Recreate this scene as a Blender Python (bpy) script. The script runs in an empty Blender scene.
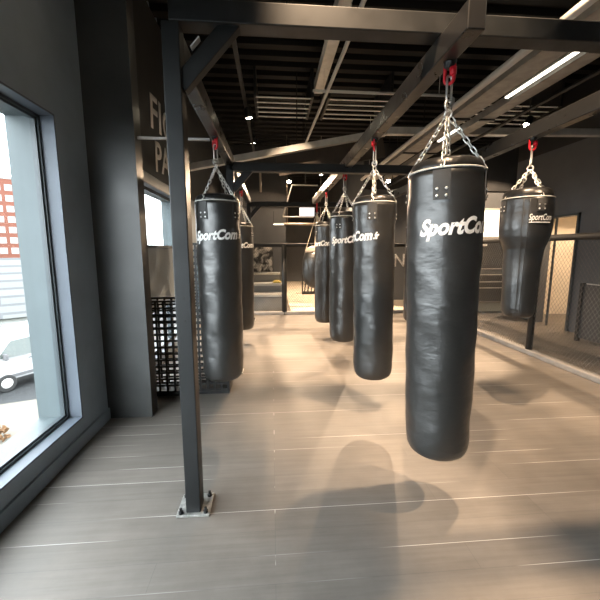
import bpy, bmesh, math, random
from mathutils import Vector, Matrix
random.seed(7)
PI = math.pi
S = bpy.context.scene
COL = S.collection

# ------------------------------------------------------------------ materials
def newmat(name):
    m = bpy.data.materials.new(name); m.use_nodes = True
    nt = m.node_tree
    return m, nt, nt.nodes['Principled BSDF']

def mat(name, col, rough=0.5, metal=0.0, var=0.0, nscale=6.0, bump=0.0, bscale=40.0, rvar=0.0, stretch=(1, 1, 1), spec=0.5):
    m, nt, b = newmat(name)
    L = nt.links.new
    b.inputs['Base Color'].default_value = (*col, 1)
    b.inputs['Roughness'].default_value = rough
    b.inputs['Metallic'].default_value = metal
    b.inputs['Specular IOR Level'].default_value = spec
    if var or bump or rvar:
        tc = nt.nodes.new('ShaderNodeTexCoord'); mp = nt.nodes.new('ShaderNodeMapping')
        mp.inputs['Scale'].default_value = stretch
        L(tc.outputs['Object'], mp.inputs['Vector'])
    if var or rvar:
        n = nt.nodes.new('ShaderNodeTexNoise'); n.inputs['Scale'].default_value = nscale
        n.inputs['Detail'].default_value = 6
        L(mp.outputs[0], n.inputs['Vector'])
    if var:
        r = nt.nodes.new('ShaderNodeValToRGB')
        r.color_ramp.elements[0].position = 0.3; r.color_ramp.elements[1].position = 0.7
        r.color_ramp.elements[0].color = (*[max(0, c * (1 - var)) for c in col], 1)
        r.color_ramp.elements[1].color = (*[min(1, c * (1 + var)) for c in col], 1)
        L(n.outputs['Fac'], r.inputs['Fac']); L(r.outputs['Color'], b.inputs['Base Color'])
    if rvar:
        mr = nt.nodes.new('ShaderNodeMapRange')
        mr.inputs['From Min'].default_value = 0.3; mr.inputs['From Max'].default_value = 0.7
        mr.inputs['To Min'].default_value = rough - rvar; mr.inputs['To Max'].default_value = rough + rvar
        L(n.outputs['Fac'], mr.inputs['Value']); L(mr.outputs[0], b.inputs['Roughness'])
    if bump:
        n2 = nt.nodes.new('ShaderNodeTexNoise'); n2.inputs['Scale'].default_value = bscale
        n2.inputs['Detail'].default_value = 5
        bp = nt.nodes.new('ShaderNodeBump'); bp.inputs['Strength'].default_value = bump
        bp.inputs['Distance'].default_value = 0.02
        L(mp.outputs[0], n2.inputs['Vector']); L(n2.outputs['Fac'], bp.inputs['Height'])
        L(bp.outputs[0], b.inputs['Normal'])
    return m

def emit(name, col, s):
    m, nt, b = newmat(name)
    b.inputs['Base Color'].default_value = (*col, 1)
    b.inputs['Emission Color'].default_value = (*col, 1)
    b.inputs['Emission Strength'].default_value = s
    return m

def glass_mat(name):
    m = bpy.data.materials.new(name); m.use_nodes = True
    nt = m.node_tree; nt.nodes.clear(); L = nt.links.new
    o = nt.nodes.new('ShaderNodeOutputMaterial'); mx = nt.nodes.new('ShaderNodeMixShader')
    t = nt.nodes.new('ShaderNodeBsdfTransparent'); g = nt.nodes.new('ShaderNodeBsdfGlossy')
    t.inputs['Color'].default_value = (0.95, 0.97, 0.97, 1); g.inputs['Roughness'].default_value = 0.02
    lw = nt.nodes.new('ShaderNodeLayerWeight'); lw.inputs['Blend'].default_value = 0.5
    pw_ = nt.nodes.new('ShaderNodeMath'); pw_.operation = 'POWER'; pw_.inputs[1].default_value = 5.0
    f = nt.nodes.new('ShaderNodeMath'); f.operation = 'MULTIPLY_ADD'; f.inputs[1].default_value = 0.6; f.inputs[2].default_value = 0.03
    L(lw.outputs['Facing'], pw_.inputs[0]); L(pw_.outputs[0], f.inputs[0])
    L(f.outputs[0], mx.inputs['Fac']); L(t.outputs[0], mx.inputs[1]); L(g.outputs[0], mx.inputs[2]); L(mx.outputs[0], o.inputs['Surface'])
    return m

def floor_mat():
    m, nt, b = newmat('vinyl_plank'); L = nt.links.new
    tc = nt.nodes.new('ShaderNodeTexCoord')
    br = nt.nodes.new('ShaderNodeTexBrick')
    br.inputs['Scale'].default_value = 1.0; br.inputs['Brick Width'].default_value = 1.55
    br.inputs['Row Height'].default_value = 0.152; br.inputs['Mortar Size'].default_value = 0.0018
    br.inputs['Mortar Smooth'].default_value = 0.3; br.inputs['Bias'].default_value = 0.0
    br.inputs['Color1'].default_value = (0.160, 0.144, 0.127, 1); br.inputs['Color2'].default_value = (0.182, 0.163, 0.144, 1)
    br.inputs['Mortar'].default_value = (0.14, 0.128, 0.118, 1); br.offset = 0.37; br.offset_frequency = 3
    L(tc.outputs['Object'], br.inputs['Vector'])
    mp = nt.nodes.new('ShaderNodeMapping'); mp.inputs['Scale'].default_value = (0.8, 14, 1)
    L(tc.outputs['Object'], mp.inputs['Vector'])
    n = nt.nodes.new('ShaderNodeTexNoise'); n.inputs['Scale'].default_value = 2.2; n.inputs['Detail'].default_value = 8; n.inputs['Roughness'].default_value = 0.65
    L(mp.outputs[0], n.inputs['Vector'])
    mx = nt.nodes.new('ShaderNodeMixRGB'); mx.blend_type = 'MULTIPLY'; mx.inputs['Fac'].default_value = 1
    rp = nt.nodes.new('ShaderNodeValToRGB'); rp.color_ramp.elements[0].position = 0.28; rp.color_ramp.elements[1].position = 0.75
    rp.color_ramp.elements[0].color = (0.84, 0.835, 0.83, 1); rp.color_ramp.elements[1].color = (1.12, 1.12, 1.12, 1)
    L(n.outputs['Fac'], rp.inputs['Fac']); L(br.outputs['Color'], mx.inputs[1]); L(rp.outputs['Color'], mx.inputs[2])
    # scuffed wear patches
    n3 = nt.nodes.new('ShaderNodeTexNoise'); n3.inputs['Scale'].default_value = 3.0; n3.inputs['Detail'].default_value = 9; n3.inputs['Roughness'].default_value = 0.7
    L(tc.outputs['Object'], n3.inputs['Vector'])
    rp3 = nt.nodes.new('ShaderNodeValToRGB'); rp3.color_ramp.elements[0].position = 0.3; rp3.color_ramp.elements[1].position = 0.72
    rp3.color_ramp.elements[0].color = (0.84, 0.84, 0.84, 1); rp3.color_ramp.elements[1].color = (1.12, 1.12, 1.12, 1)
    mx3 = nt.nodes.new('ShaderNodeMixRGB'); mx3.blend_type = 'MULTIPLY'; mx3.inputs['Fac'].default_value = 1
    L(n3.outputs['Fac'], rp3.inputs['Fac']); L(mx.outputs[0], mx3.inputs[1]); L(rp3.outputs['Color'], mx3.inputs[2])
    # pale scratches / worn seams along X
    br2 = nt.nodes.new('ShaderNodeTexBrick')
    br2.inputs['Scale'].default_value = 1.0; br2.inputs['Brick Width'].default_value = 30
    br2.inputs['Row Height'].default_value = 0.152; br2.inputs['Mortar Size'].default_value = 0.0021; br2.inputs['Mortar Smooth'].default_value = 0.6
    L(tc.outputs['Object'], br2.inputs['Vector'])
    mp2 = nt.nodes.new('ShaderNodeMapping'); mp2.inputs['Scale'].default_value = (0.7, 6.58, 1); mp2.inputs['Location'].default_value = (3.1, 0.5, 0)
    L(tc.outputs['Object'], mp2.inputs['Vector'])
    n4 = nt.nodes.new('ShaderNodeTexNoise'); n4.inputs['Scale'].default_value = 1.0; n4.inputs['Detail'].default_value = 1.5
    L(mp2.outputs[0], n4.inputs['Vector'])
    gt = nt.nodes.new('ShaderNodeMapRange'); gt.inputs['From Min'].default_value = 0.52; gt.inputs['From Max'].default_value = 0.58
    L(n4.outputs['Fac'], gt.inputs['Value'])
    ml = nt.nodes.new('ShaderNodeMath'); ml.operation = 'MULTIPLY'
    L(br2.outputs['Fac'], ml.inputs[0]); L(gt.outputs[0], ml.inputs[1])
    mx4 = nt.nodes.new('ShaderNodeMixRGB'); mx4.inputs[2].default_value = (0.62, 0.59, 0.55, 1)
    L(ml.outputs[0], mx4.inputs['Fac']); L(mx3.outputs[0], mx4.inputs[1])
    L(mx4.outputs[0], b.inputs['Base Color'])
    mr = nt.nodes.new('ShaderNodeMapRange'); mr.inputs['From Min'].default_value = 0.3; mr.inputs['From Max'].default_value = 0.7
    mr.inputs['To Min'].default_value = 0.42; mr.inputs['To Max'].default_value = 0.6
    L(n3.outputs['Fac'], mr.inputs['Value']); L(mr.outputs[0], b.inputs['Roughness'])
    bp = nt.nodes.new('ShaderNodeBump'); bp.inputs['Strength'].default_value = 0.15; bp.inputs['Distance'].default_value = 0.004
    L(n.outputs['Fac'], bp.inputs['Height']); L(bp.outputs[0], b.inputs['Normal'])
    return m

M = dict(
    floor=floor_mat(),
    wall=mat('dark_slate_paint', (0.30, 0.365, 0.425), 0.45, var=0.12, nscale=3, bump=0.05, bscale=60),
    wallblack=mat('black_paint', (0.028, 0.029, 0.031), 0.5, var=0.15, nscale=4),
    wallgrey=mat('mid_grey_paint', (0.115, 0.122, 0.132), 0.6, var=0.08, nscale=3),
    pilaster=mat('satin_charcoal_paint', (0.068, 0.070, 0.070), 0.36, var=0.25, nscale=2.5, rvar=0.08),
    lilac=mat('pale_slate_paint', (0.13, 0.155, 0.19), 0.5, var=0.06, nscale=5),
    paleblue=mat('pale_blue_grey_paint', (0.095, 0.12, 0.128), 0.55, var=0.05, nscale=5),
    framedark=mat('dark_aluminium', (0.06, 0.075, 0.085), 0.4),
    deck=mat('black_steel_deck', (0.006, 0.006, 0.0063), 0.55, spec=0.15),
    beamblack=mat('black_powder_coat', (0.018, 0.019, 0.020), 0.40, rvar=0.08, nscale=8),
    rig=mat('powder_coat_lit', (0.020, 0.020, 0.0205), 0.32, rvar=0.08, nscale=8),  # frame's black coat, colour lightened for the light on the long beams
    post=mat('powder_coat_shaded', (0.012, 0.0135, 0.0145), 0.48, rvar=0.08, nscale=8),  # same black coat, colour darkened for the dim post faces
    rigfoot=mat('scuffed_steel', (0.45, 0.45, 0.43), 0.4, 0.6, var=0.4, nscale=40),
    leather=mat('black_leather', (0.016, 0.016, 0.0155), 0.36, rvar=0.08, nscale=7, bump=0.2, bscale=11, stretch=(1, 1, 2.2), spec=1.0),
    leather2=mat('black_strap', (0.036, 0.036, 0.035), 0.6),
    captop=mat('black_vinyl_cap', (0.012, 0.012, 0.012), 0.3, bump=0.4, bscale=14),
    piping=mat('pale_piping', (0.55, 0.54, 0.50), 0.4),
    chrome=mat('zinc_steel', (0.72, 0.72, 0.70), 0.28, 0.85),
    red=mat('red_enamel', (0.62, 0.012, 0.025), 0.35),
    white=mat('white_print', (0.82, 0.82, 0.80), 0.6),
    letter=mat('pale_grey_lettering', (0.72, 0.72, 0.72), 0.6),
    strapwhite=mat('tan_webbing', (0.62, 0.56, 0.44), 0.8),
    galv=mat('galvanised_metal', (0.58, 0.57, 0.54), 0.45, 0.3, var=0.15, nscale=7),
    slat=mat('pale_slat', (0.85, 0.85, 0.83), 0.5),
    tan=mat('tan_metal', (0.36, 0.30, 0.24), 0.5),
    palepipe=mat('pale_conduit', (0.62, 0.61, 0.58), 0.45),
    duct=mat('tray_metal', (0.34, 0.325, 0.30), 0.5, 0.2, var=0.2, nscale=9),
    board=mat('dark_slate_board', (0.055, 0.057, 0.060), 0.55),
    brown=mat('brown_board', (0.055, 0.043, 0.034), 0.7, var=0.2, nscale=5),
    wire=mat('black_wire', (0.045, 0.045, 0.045), 0.5),
    wire_lit=mat('black_wire_lit', (0.16, 0.155, 0.15), 0.5),  # same mesh wire, colour lightened for the light on the right fence
    kerb=mat('grey_kerb', (0.26, 0.25, 0.24), 0.6, var=0.15, nscale=8),
    mat_tan=mat('pale_mat', (0.68, 0.60, 0.49), 0.7, var=0.05),
    bench=mat('grey_laminate', (0.22, 0.22, 0.21), 0.5, var=0.2, nscale=3),
    benchedge=mat('pale_edge', (0.55, 0.53, 0.48), 0.5),
    yellow=mat('yellow_plastic', (0.65, 0.48, 0.10), 0.5),
    beige=mat('beige_paint', (0.70, 0.63, 0.52), 0.7, var=0.04),
    glass=glass_mat('window_glass'),
    lamp=emit('lamp_lens', (1.0, 0.86, 0.62), 45.0),
    strip=emit('strip_light', (1.0, 0.92, 0.78), 2.6),
    panelglow=emit('glowing_panel', (1.0, 0.93, 0.82), 0.75),
    screen=emit('white_screen', (0.95, 0.97, 1.0), 0.45),
    rubber=mat('black_rubber', (0.02, 0.02, 0.02), 0.7),
    brick=None, asphalt=mat('asphalt', (0.024, 0.0255, 0.027), 0.9, var=0.15, nscale=3),
    pave=mat('pale_paving', (0.125, 0.112, 0.092), 0.9, var=0.08, nscale=2),
    grass=mat('grass', (0.085, 0.10, 0.04), 0.95, var=0.3, nscale=5),
    vanwhite=mat('van_paint', (0.34, 0.345, 0.35), 0.3),
    vanglass=mat('van_glass', (0.06, 0.075, 0.07), 0.1),
    trimgrey=mat('grey_plastic', (0.10, 0.10, 0.105), 0.6),
    leafbrown=mat('dry_leaves', (0.13, 0.065, 0.025), 0.9, var=0.4, nscale=12),
    whitewall_in=mat('white_paint', (0.75, 0.75, 0.74), 0.8),
    whitewall=mat('white_render', (0.27, 0.27, 0.265), 0.9),
    slate=None,
    picture=None,
)

def brick_like(name, c1, c2, mortar, w, h, ms, rough=0.85, mapping=None):
    m, nt, b = newmat(name); L = nt.links.new
    tc = nt.nodes.new('ShaderNodeTexCoord'); br = nt.nodes.new('ShaderNodeTexBrick')
    br.inputs['Scale'].default_value = 1; br.inputs['Brick Width'].default_value = w; br.inputs['Row Height'].default_value = h
    br.inputs['Mortar Size'].default_value = ms
    br.inputs['Color1'].default_value = (*c1, 1); br.inputs['Color2'].default_value = (*c2, 1); br.inputs['Mortar'].default_value = (*mortar, 1)
    mp = nt.nodes.new('ShaderNodeMapping')
    if mapping: mp.inputs['Rotation'].default_value = mapping
    L(tc.outputs['Object'], mp.inputs['Vector']); L(mp.outputs[0], br.inputs['Vector']); L(br.outputs['Color'], b.inputs['Base Color'])
    b.inputs['Roughness'].default_value = rough
    return m
M['brick'] = brick_like('red_brick', (0.115, 0.032, 0.016), (0.13, 0.038, 0.02), (0.12, 0.05, 0.034), 0.6, 0.2, 0.02, mapping=(PI / 2, 0, 0))
M['slate'] = brick_like('grey_slates', (0.088, 0.09, 0.09), (0.098, 0.10, 0.10), (0.055, 0.057, 0.06), 40, 0.62, 0.09)

def picture_mat():
    m, nt, b = newmat('poster_print'); L = nt.links.new
    tc = nt.nodes.new('ShaderNodeTexCoord'); n = nt.nodes.new('ShaderNodeTexNoise')
    n.inputs['Scale'].default_value = 5.5; n.inputs['Detail'].default_value = 3; n.inputs['Distortion'].default_value = 0.6
    r = nt.nodes.new('ShaderNodeValToRGB'); e = r.color_ramp.elements
    e[0].position = 0.44; e[0].color = (0.016, 0.016, 0.016, 1); e[1].position = 0.66; e[1].color = (0.75, 0.74, 0.70, 1)
    L(tc.outputs['Object'], n.inputs['Vector']); L(n.outputs['Fac'], r.inputs['Fac']); L(r.outputs['Color'], b.inputs['Base Color'])
    b.inputs['Roughness'].default_value = 0.5
    return m
M['picture'] = picture_mat()

# ------------------------------------------------------------------ mesh helpers
class MB:
    def __init__(s): s.bm = bmesh.new()
    def box(s, x0, x1, y0, y1, z0, z1, mtx=None):
        vs = [s.bm.verts.new(Vector((x, y, z))) for x in (x0, x1) for y in (y0, y1) for z in (z0, z1)]
        for f in ((0, 1, 3, 2), (4, 6, 7, 5), (0, 4, 5, 1), (2, 3, 7, 6), (0, 2, 6, 4), (1, 5, 7, 3)):
            s.bm.faces.new([vs[i] for i in f])
        if mtx:
            for v in vs: v.co = mtx @ v.co
        return s
    def bar(s, a, b, w, h, upv=(0, 0, 1)):
        a, b = Vector(a), Vector(b); d = (b - a); L = d.length; d.normalize()
        u = Vector(upv)
        if abs(d.dot(u)) > 0.98: u = Vector((0, 1, 0))
        r = d.cross(u).normalized(); u = r.cross(d).normalized()
        m = Matrix((r, d, u)).transposed().to_4x4(); m.translation = a
        return s.box(-w / 2, w / 2, 0, L, -h / 2, h / 2, m)
    def tube(s, pts, r, n=8, closed=False, smooth=True, caps=True):
        pts = [Vector(p) for p in pts]; N = len(pts); rings = []
        prev = None
        for i, p in enumerate(pts):
            if closed: t = (pts[(i + 1) % N] - pts[i - 1]).normalized()
            else: t = (pts[min(i + 1, N - 1)] - pts[max(i - 1, 0)]).normalized()
            if prev is None:
                u = Vector((0, 0, 1)) if abs(t.z) < 0.9 else Vector((1, 0, 0))
                prev = (u - t * u.dot(t)).normalized()
            else:
                prev = (prev - t * prev.dot(t)).normalized()
            w = t.cross(prev)
            rr = r[i] if isinstance(r, (list, tuple)) else r
            rings.append([s.bm.verts.new(p + (prev * math.cos(2 * PI * k / n) + w * math.sin(2 * PI * k / n)) * rr) for k in range(n)])
        M_ = N if closed else N - 1
        for i in range(M_):
            A, B = rings[i], rings[(i + 1) % N]
            for k in range(n):
                f = s.bm.faces.new((A[k], A[(k + 1) % n], B[(k + 1) % n], B[k])); f.smooth = smooth
        if not closed and caps:
            s.bm.faces.new(rings[0][::-1]); s.bm.faces.new(rings[-1])
        return s
    def torus(s, c, R, r, axis='Y', n=20, m=8, sx=1.0, sz=1.0):
        pts = []
        for k in range(n):
            a = 2 * PI * k / n; x, z = R * sx * math.cos(a), R * sz * math.sin(a)
            pts.append(Vector(c) + (Vector((x, 0, z)) if axis == 'Y' else Vector((0, x, z)) if axis == 'X' else Vector((x, z, 0))))
        return s.tube(pts, r, m, closed=True)
    def lathe(s, prof, n=32, fn=None, cap=True, origin=(0, 0, 0), smooth=True):
        rings = []; O = Vector(origin)
        for (r, z) in prof:
            ring = []
            for k in range(n):
                a = 2 * PI * k / n
                rr = r if fn is None else fn(r, a, z)
                ring.append(s.bm.verts.new(O + Vector((rr * math.sin(a), -rr * math.cos(a), z))))
            rings.append(ring)
        for A, B in zip(rings, rings[1:]):
            for k in range(n):
                f = s.bm.faces.new((A[k], A[(k + 1) % n], B[(k + 1) % n], B[k])); f.smooth = smooth
        if cap:
            s.bm.faces.new(rings[0][::-1]).smooth = smooth; s.bm.faces.new(rings[-1]).smooth = smooth
        return s
    def bevel(s, w, seg=2):
        bmesh.ops.bevel(s.bm, geom=s.bm.edges[:], offset=w, segments=seg, affect='EDGES', profile=0.5)
        return s
    def build(s, name, m, parent=None, loc=None, origin=None):
        bmesh.ops.recalc_face_normals(s.bm, faces=s.bm.faces[:])
        if origin is not None:
            o_ = Vector(origin)
            for v in s.bm.verts: v.co -= o_
        me = bpy.data.meshes.new(name); s.bm.to_mesh(me); s.bm.free()
        me.materials.append(m)
        o = bpy.data.objects.new(name, me); COL.objects.link(o)
        if parent: o.parent = parent
        if origin is not None: o.location = o_
        if loc is not None: o.location = loc
        return o

def tag(o, label=None, cat=None, group=None, kind=None):
    if label: o['label'] = label
    if cat: o['category'] = cat
    if group: o['group'] = group
    if kind: o['kind'] = kind
    return o
def thing(name, label, cat, loc=(0, 0, 0), rz=0, group=None):
    o = bpy.data.objects.new(name, None); COL.objects.link(o)
    o.location = loc; o.rotation_euler = (0, 0, rz); o.empty_display_size = 0.1
    return tag(o, label, cat, group)
def struct(o): o['kind'] = 'structure'; return o
def copy_tree(o, parent=None):
    c = o.copy(); COL.objects.link(c)
    if parent: c.parent = parent
    for ch in [x for x in COL.objects if x.parent == o]: copy_tree(ch, c)
    return c

def text_mesh(txt, w=None, h=0.1, shear=0.0, bold=0.0, cut=0.02):
    """flat lettering in the XZ plane, left edge x=0, baseline z=0 -> bmesh"""
    cu = bpy.data.curves.new('lettering', 'FONT'); cu.body = txt; cu.size = 1; cu.shear = shear; cu.offset = bold
    cu.resolution_u = 4
    ob = bpy.data.objects.new('lettering', cu); COL.objects.link(ob)
    bpy.context.view_layer.update()
    me = bpy.data.meshes.new_from_object(ob)
    bpy.data.objects.remove(ob); bpy.data.curves.remove(cu)
    bm = bmesh.new(); bm.from_mesh(me); bpy.data.meshes.remove(me)
    xs = [v.co.x for v in bm.verts]; x0, x1 = min(xs), max(xs)
    k = h / 0.70
    kx = (w / (x1 - x0)) if w else k
    for v in bm.verts: v.co = Vector(((v.co.x - x0) * kx, 0, v.co.y * k))
    bmesh.ops.triangulate(bm, faces=bm.faces[:])
    W = (x1 - x0) * kx; t = cut
    while cut and t < W:
        bmesh.ops.bisect_plane(bm, geom=bm.verts[:] + bm.edges[:] + bm.faces[:], plane_co=(t, 0, 0), plane_no=(1, 0, 0)); t += cut
    return bm, W
def flat_text(name, txt, m, parent, place, h, w=None, shear=0, bold=0.0, depth=0.0012):
    bm, W = text_mesh(txt, w, h, shear, bold, 0)
    r = bmesh.ops.extrude_face_region(bm, geom=bm.faces[:])
    for v in [g for g in r['geom'] if isinstance(g, bmesh.types.BMVert)]: v.co.y -= depth
    mb = MB(); mb.bm.free(); mb.bm = bm
    for v in bm.verts: v.co = place(v.co)
    return mb.build(name, m, parent)

# ------------------------------------------------------------------ the room shell
WX = -1.48          # inner face of the left wall
CH = 4.45           # deck height
def wall_with_holes(name, x0, x1, ya, yb, z0, z1, holes, m):
    """wall along Y, rectangular holes (y0,y1,z0,z1)"""
    mb = MB()
    ys = sorted({ya, yb, *[h[0] for h in holes], *[h[1] for h in holes]})
    for a, b in zip(ys, ys[1:]):
        cuts = sorted([(h[2], h[3]) for h in holes if h[0] <= a + 1e-6 and h[1] >= b - 1e-6])
        z = z0
        for c, d in cuts:
            if c > z + 1e-6: mb.box(x0, x1, a, b, z, c)
            z = d
        if z < z1 - 1e-6: mb.box(x0, x1, a, b, z, z1)
    return struct(mb.build(name, m))

MB_ = MB().box(-1.9, 10.0, -5.6, 17.0, -0.12, 0.0)
struct(MB_.build('floor', M['floor']))
# corrugated deck overhead, ribs run across the room
mb = MB(); y = -5.6
prof = []
while y < 16.8:
    prof += [(y, CH), (y + 0.13, CH), (y + 0.16, CH + 0.07), (y + 0.27, CH + 0.07)]; y += 0.30
prof.append((17.0, CH))
lo = [[mb.bm.verts.new((x, yy, zz)) for (yy, zz) in prof] for x in (-1.9, 10.0)]
hi = [[mb.bm.verts.new((x, yy, CH + 0.2)) for (yy, zz) in prof] for x in (-1.9, 10.0)]
for i in range(len(prof) - 1):
    mb.bm.faces.new((lo[0][i], lo[0][i + 1], lo[1][i + 1], lo[1][i])); mb.bm.faces.new((hi[0][i], hi[1][i], hi[1][i + 1], hi[0][i + 1]))
struct(mb.build('ceiling', M['deck']))

W1 = (-3.4, 2.65, 0.21, 2.42); W2 = (4.28, 5.95, 1.52, 2.30); W3 = (4.28, 6.6, 0.10, 0.74); W4 = (6.9, 7.8, 0.10, 1.56)
wall_with_holes('wall_left', -1.78, WX, -5.6, 10.5, 0, CH + 0.1, [W1, W2, W3, W4], M['wall'])
struct(MB().box(WX, -1.1, 3.05, 3.2, 0, CH).build('trim_1', M['pilaster']))
struct(MB().box(WX, WX + 0.012, 3.2, 10.5, 2.42, CH).build('trim_2', M['wallblack']))
struct(MB().box(WX, WX + 0.016, -5.6, 2.75, 0.0, 0.10).box(WX, WX + 0.016, 2.75, 3.05, 0, 0.10).build('baseboard_left', M['wall']))
struct(MB().box(-1.9, 10.0, -5.75, -5.6, 0, CH + 0.1).build('wall_near', M['wallgrey']))
# right wall with a lit doorway, black above the paint line
DR = (5.92, 6.68, 0.0, 2.12)
wall_with_holes('wall_right', 5.5, 5.65, -5.6, 7.65, 0, 3.43, [DR], M['wallgrey'])
struct(MB().box(5.5, 5.65, -5.6, 7.65, 3.43, CH).build('trim_3', M['wallblack']))
struct(MB().box(7.2, 7.3, 5.0, 7.65, 0, 2.6).box(5.65, 7.2, 7.55, 7.65, 0, 2.6).box(5.65, 7.2, 5.0, 5.1, 0, 2.6).box(5.65, 7.3, 5.0, 7.65, 2.6, 2.7).build('wall_corridor', M['beige']))
struct(MB().box(5.46, 5.5, 5.88, 5.92, 0, 2.16).box(5.46, 5.5, 6.68, 6.72, 0, 2.16).box(5.46, 5.5, 5.88, 6.72, 2.12, 2.16).box(5.47, 5.5, 6.37, 6.40, 0, 2.12).build('trim_4', M['framedark']))
# far walls
struct(MB().box(-1.84, 0.42, 10.5, 10.65, 0, CH).box(0.32, 0.42, 10.65, 16.5, 0, CH).build('wall_back', M['wallgrey']))
struct(MB().box(0.42, 2.7, 16.5, 16.65, 0, CH).build('wall_alcove', M['wallgrey']))
struct(MB().box(2.6, 10.0, 10.0, 10.15, 0, CH).box(2.6, 2.7, 10.15, 16.5, 0, CH).build('wall_far', M['wallgrey']))
struct(MB().box(10.0, 10.15, -5.6, 10.15, 0, CH).build('wall_side', M['wallblack']))
# dark band above the far walls
struct(MB().box(WX, 0.46, 10.42, 10.5, 2.75, CH).box(0.42, 2.6, 16.42, 16.5, 2.75, CH).box(2.6, 10, 9.92, 10.0, 3.2, CH).build('trim_5', M['wallblack']))

# windows -------------------------------------------------------------
def window(name, w, depth_in=0.09, mull=()):
    y0, y1, z0, z1 = w
    # inner painted reveal
    X0, X1 = WX - depth_in, WX + 0.002
    t = 0.012
    root = struct(MB().box(X0, X1, y0, y0 + t, z0, z1).box(X0, X1, y1 - t, y1, z0, z1).box(X0, X1, y0, y1, z0, z0 + t).box(X0, X1, y0, y1, z1 - t, z1).build(name, M['lilac']))
    f = MB(); a, b = X0 - 0.055, X0; q = 0.03
    for (ya, yb, za, zb) in ((y0, y0 + q, z0, z1), (y1 - q, y1, z0, z1), (y0, y1, z0, z0 + q), (y0, y1, z1 - q, z1)): f.box(a, b, ya, yb, za, zb)
    q2 = q + 0.016
    for (ya, yb, za, zb) in ((y0 + q, y0 + q2, z0 + q, z1 - q), (y1 - q2, y1 - q, z0 + q, z1 - q), (y0 + q, y1 - q, z0 + q, z0 + q2), (y0 + q, y1 - q, z1 - q2, z1 - q)): f.box(a + 0.012, b - 0.012, ya, yb, za, zb)
    for my in mull: f.box(a, b, my - 0.025, my + 0.025, z0, z1)
    f.build('window_frame', M['framedark'], root)
    MB().box(a + 0.024, a + 0.030, y0 + q, y1 - q, z0 + q, z1 - q).build('window_pane', M['glass'], root)
    e = MB(); c = -1.79; t2 = 0.02
    for (ya, yb, za, zb) in ((y0, y0 + t2, z0, z1), (y1 - t2, y1, z0, z1), (y0, y1, z0, z0 + t2), (y0, y1, z1 - t2, z1)): e.box(c, a, ya, yb, za, zb)
    e.build('outer_reveal', M['paleblue'], root)
    return root
window('window_1', W1, mull=(-0.9,))
window('window_2', W2)
window('window_3', W3, mull=(5.4,))
window('window_4', W4)

# wall lettering, cut off behind the post in the photograph
wl = thing('wall_sign', 'pale grey hand-drawn capital lettering high on the left wall above the small window', 'sign', (WX + 0.012, 4.6, 2.5))
def wallplace(y0, z0):
    return lambda c: Vector((0.006 + (-c.y), y0 - 4.6 + c.x, z0 - 2.5 + c.z + 0.03 * math.sin(c.x * 4)))
flat_text('upper_word', 'FIC', M['letter'], wl, wallplace(4.62, 3.0), 0.40, 0.95, 0.05, 0.018)
flat_text('lower_word', 'PAR', M['letter'], wl, wallplace(4.72, 2.50), 0.37, 0.98, 0.05, 0.018)

# ------------------------------------------------------------------ hanging rig
BZ = 2.44  # underside of the long beams
BX = (-0.47, 0.887, 2.24); Y0, Y1, YM = 1.87, 7.35, 4.15
rig = thing('bag_rig', 'black steel post and beam frame that carries the punching bags', 'frame', (-0.465, Y0, 0))
def R(p): return (p[0] + 0.465, p[1] - Y0, p[2])
def rbox(x0, x1, y0, y1, z0, z1): return MB().box(x0 + 0.465, x1 + 0.465, y0 - Y0, y1 - Y0, z0, z1)
for x in BX:
    b_ = rbox(x - 0.042, x + 0.042, Y0 + (0.05 if x < 0 else -0.3), Y1, BZ, BZ + 0.12).bevel(0.006).build('long_beam', M['rig'], rig)
for y in (Y0, YM, Y1):
    rbox(BX[0], BX[2] + (0.3 if y == Y0 else 0.05), y - 0.05, y + 0.05, BZ + (0.121 if y == Y0 else -0.055), BZ + (0.22 if y == Y0 else 0.04)).bevel(0.006).build('cross_beam', M['post'], rig)
for x_ in (BX[0], BX[2]):
    for y in (Y0, YM, Y1):
        x = x_ + (0.22 if (x_ > 0 and y == Y0) else 0)
        p = rbox(x - 0.036, x + 0.046, y - 0.05, y + 0.05, 0.012, BZ + 0.12).bevel(0.005).build('post', M['post'], rig)
        rbox(x - 0.088, x + 0.098, y - 0.07, y + 0.11, 0.0, 0.014).bevel(0.003).build('base_plate', M['rigfoot'], p)
        for sx in (-0.064, 0.074):
            for sy in (-0.05, 0.085):
                cx, cyy = x + sx + 0.465, y + sy - Y0
                MB().lathe([(0.014, 0.012), (0.014, 0.026), (0.008, 0.027), (0.008, 0.045), (0.004, 0.046)], 8, origin=(cx, cyy, 0), smooth=False).build('bolt', M['beamblack'], p)
        for zz in (1.13, 1.25):
            MB().tube([(x + 0.465 + 0.008, y - Y0 - 0.053, zz), (x + 0.465 + 0.008, y - Y0 - 0.048, zz)], 0.008, 10).build('bolt_hole', M['rubber'], p)
        s = 1 if x < 0 else -1
        dz = 0 if y == Y0 else -0.11
        MB().bar(R((x + s * 0.03, y, BZ - 0.15 + dz)), R((x + s * (0.30 + dz * 0.5), y, BZ + 0.15 + dz * 1.5)), 0.08, 0.06, (0, 1, 0)).bevel(0.004).build('knee_brace', M['post'], rig)
lab = MB().bar(R((BX[0] + 0.10, Y0 - 0.046, BZ + 0.005)), R((BX[0] + 0.14, Y0 - 0.046, BZ + 0.05)), 0.006, 0.035, (0, 1, 0)).build('sticker', M['galv'], rig)
tag(lab, 'worn pale sticker')
MB().bar(R((-1.1, 3.12, BZ - 0.02)), R((BX[0] - 0.042, 3.12, BZ - 0.02)), 0.018, 0.018).build('wall_tie', M['palepipe'], rig)

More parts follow.
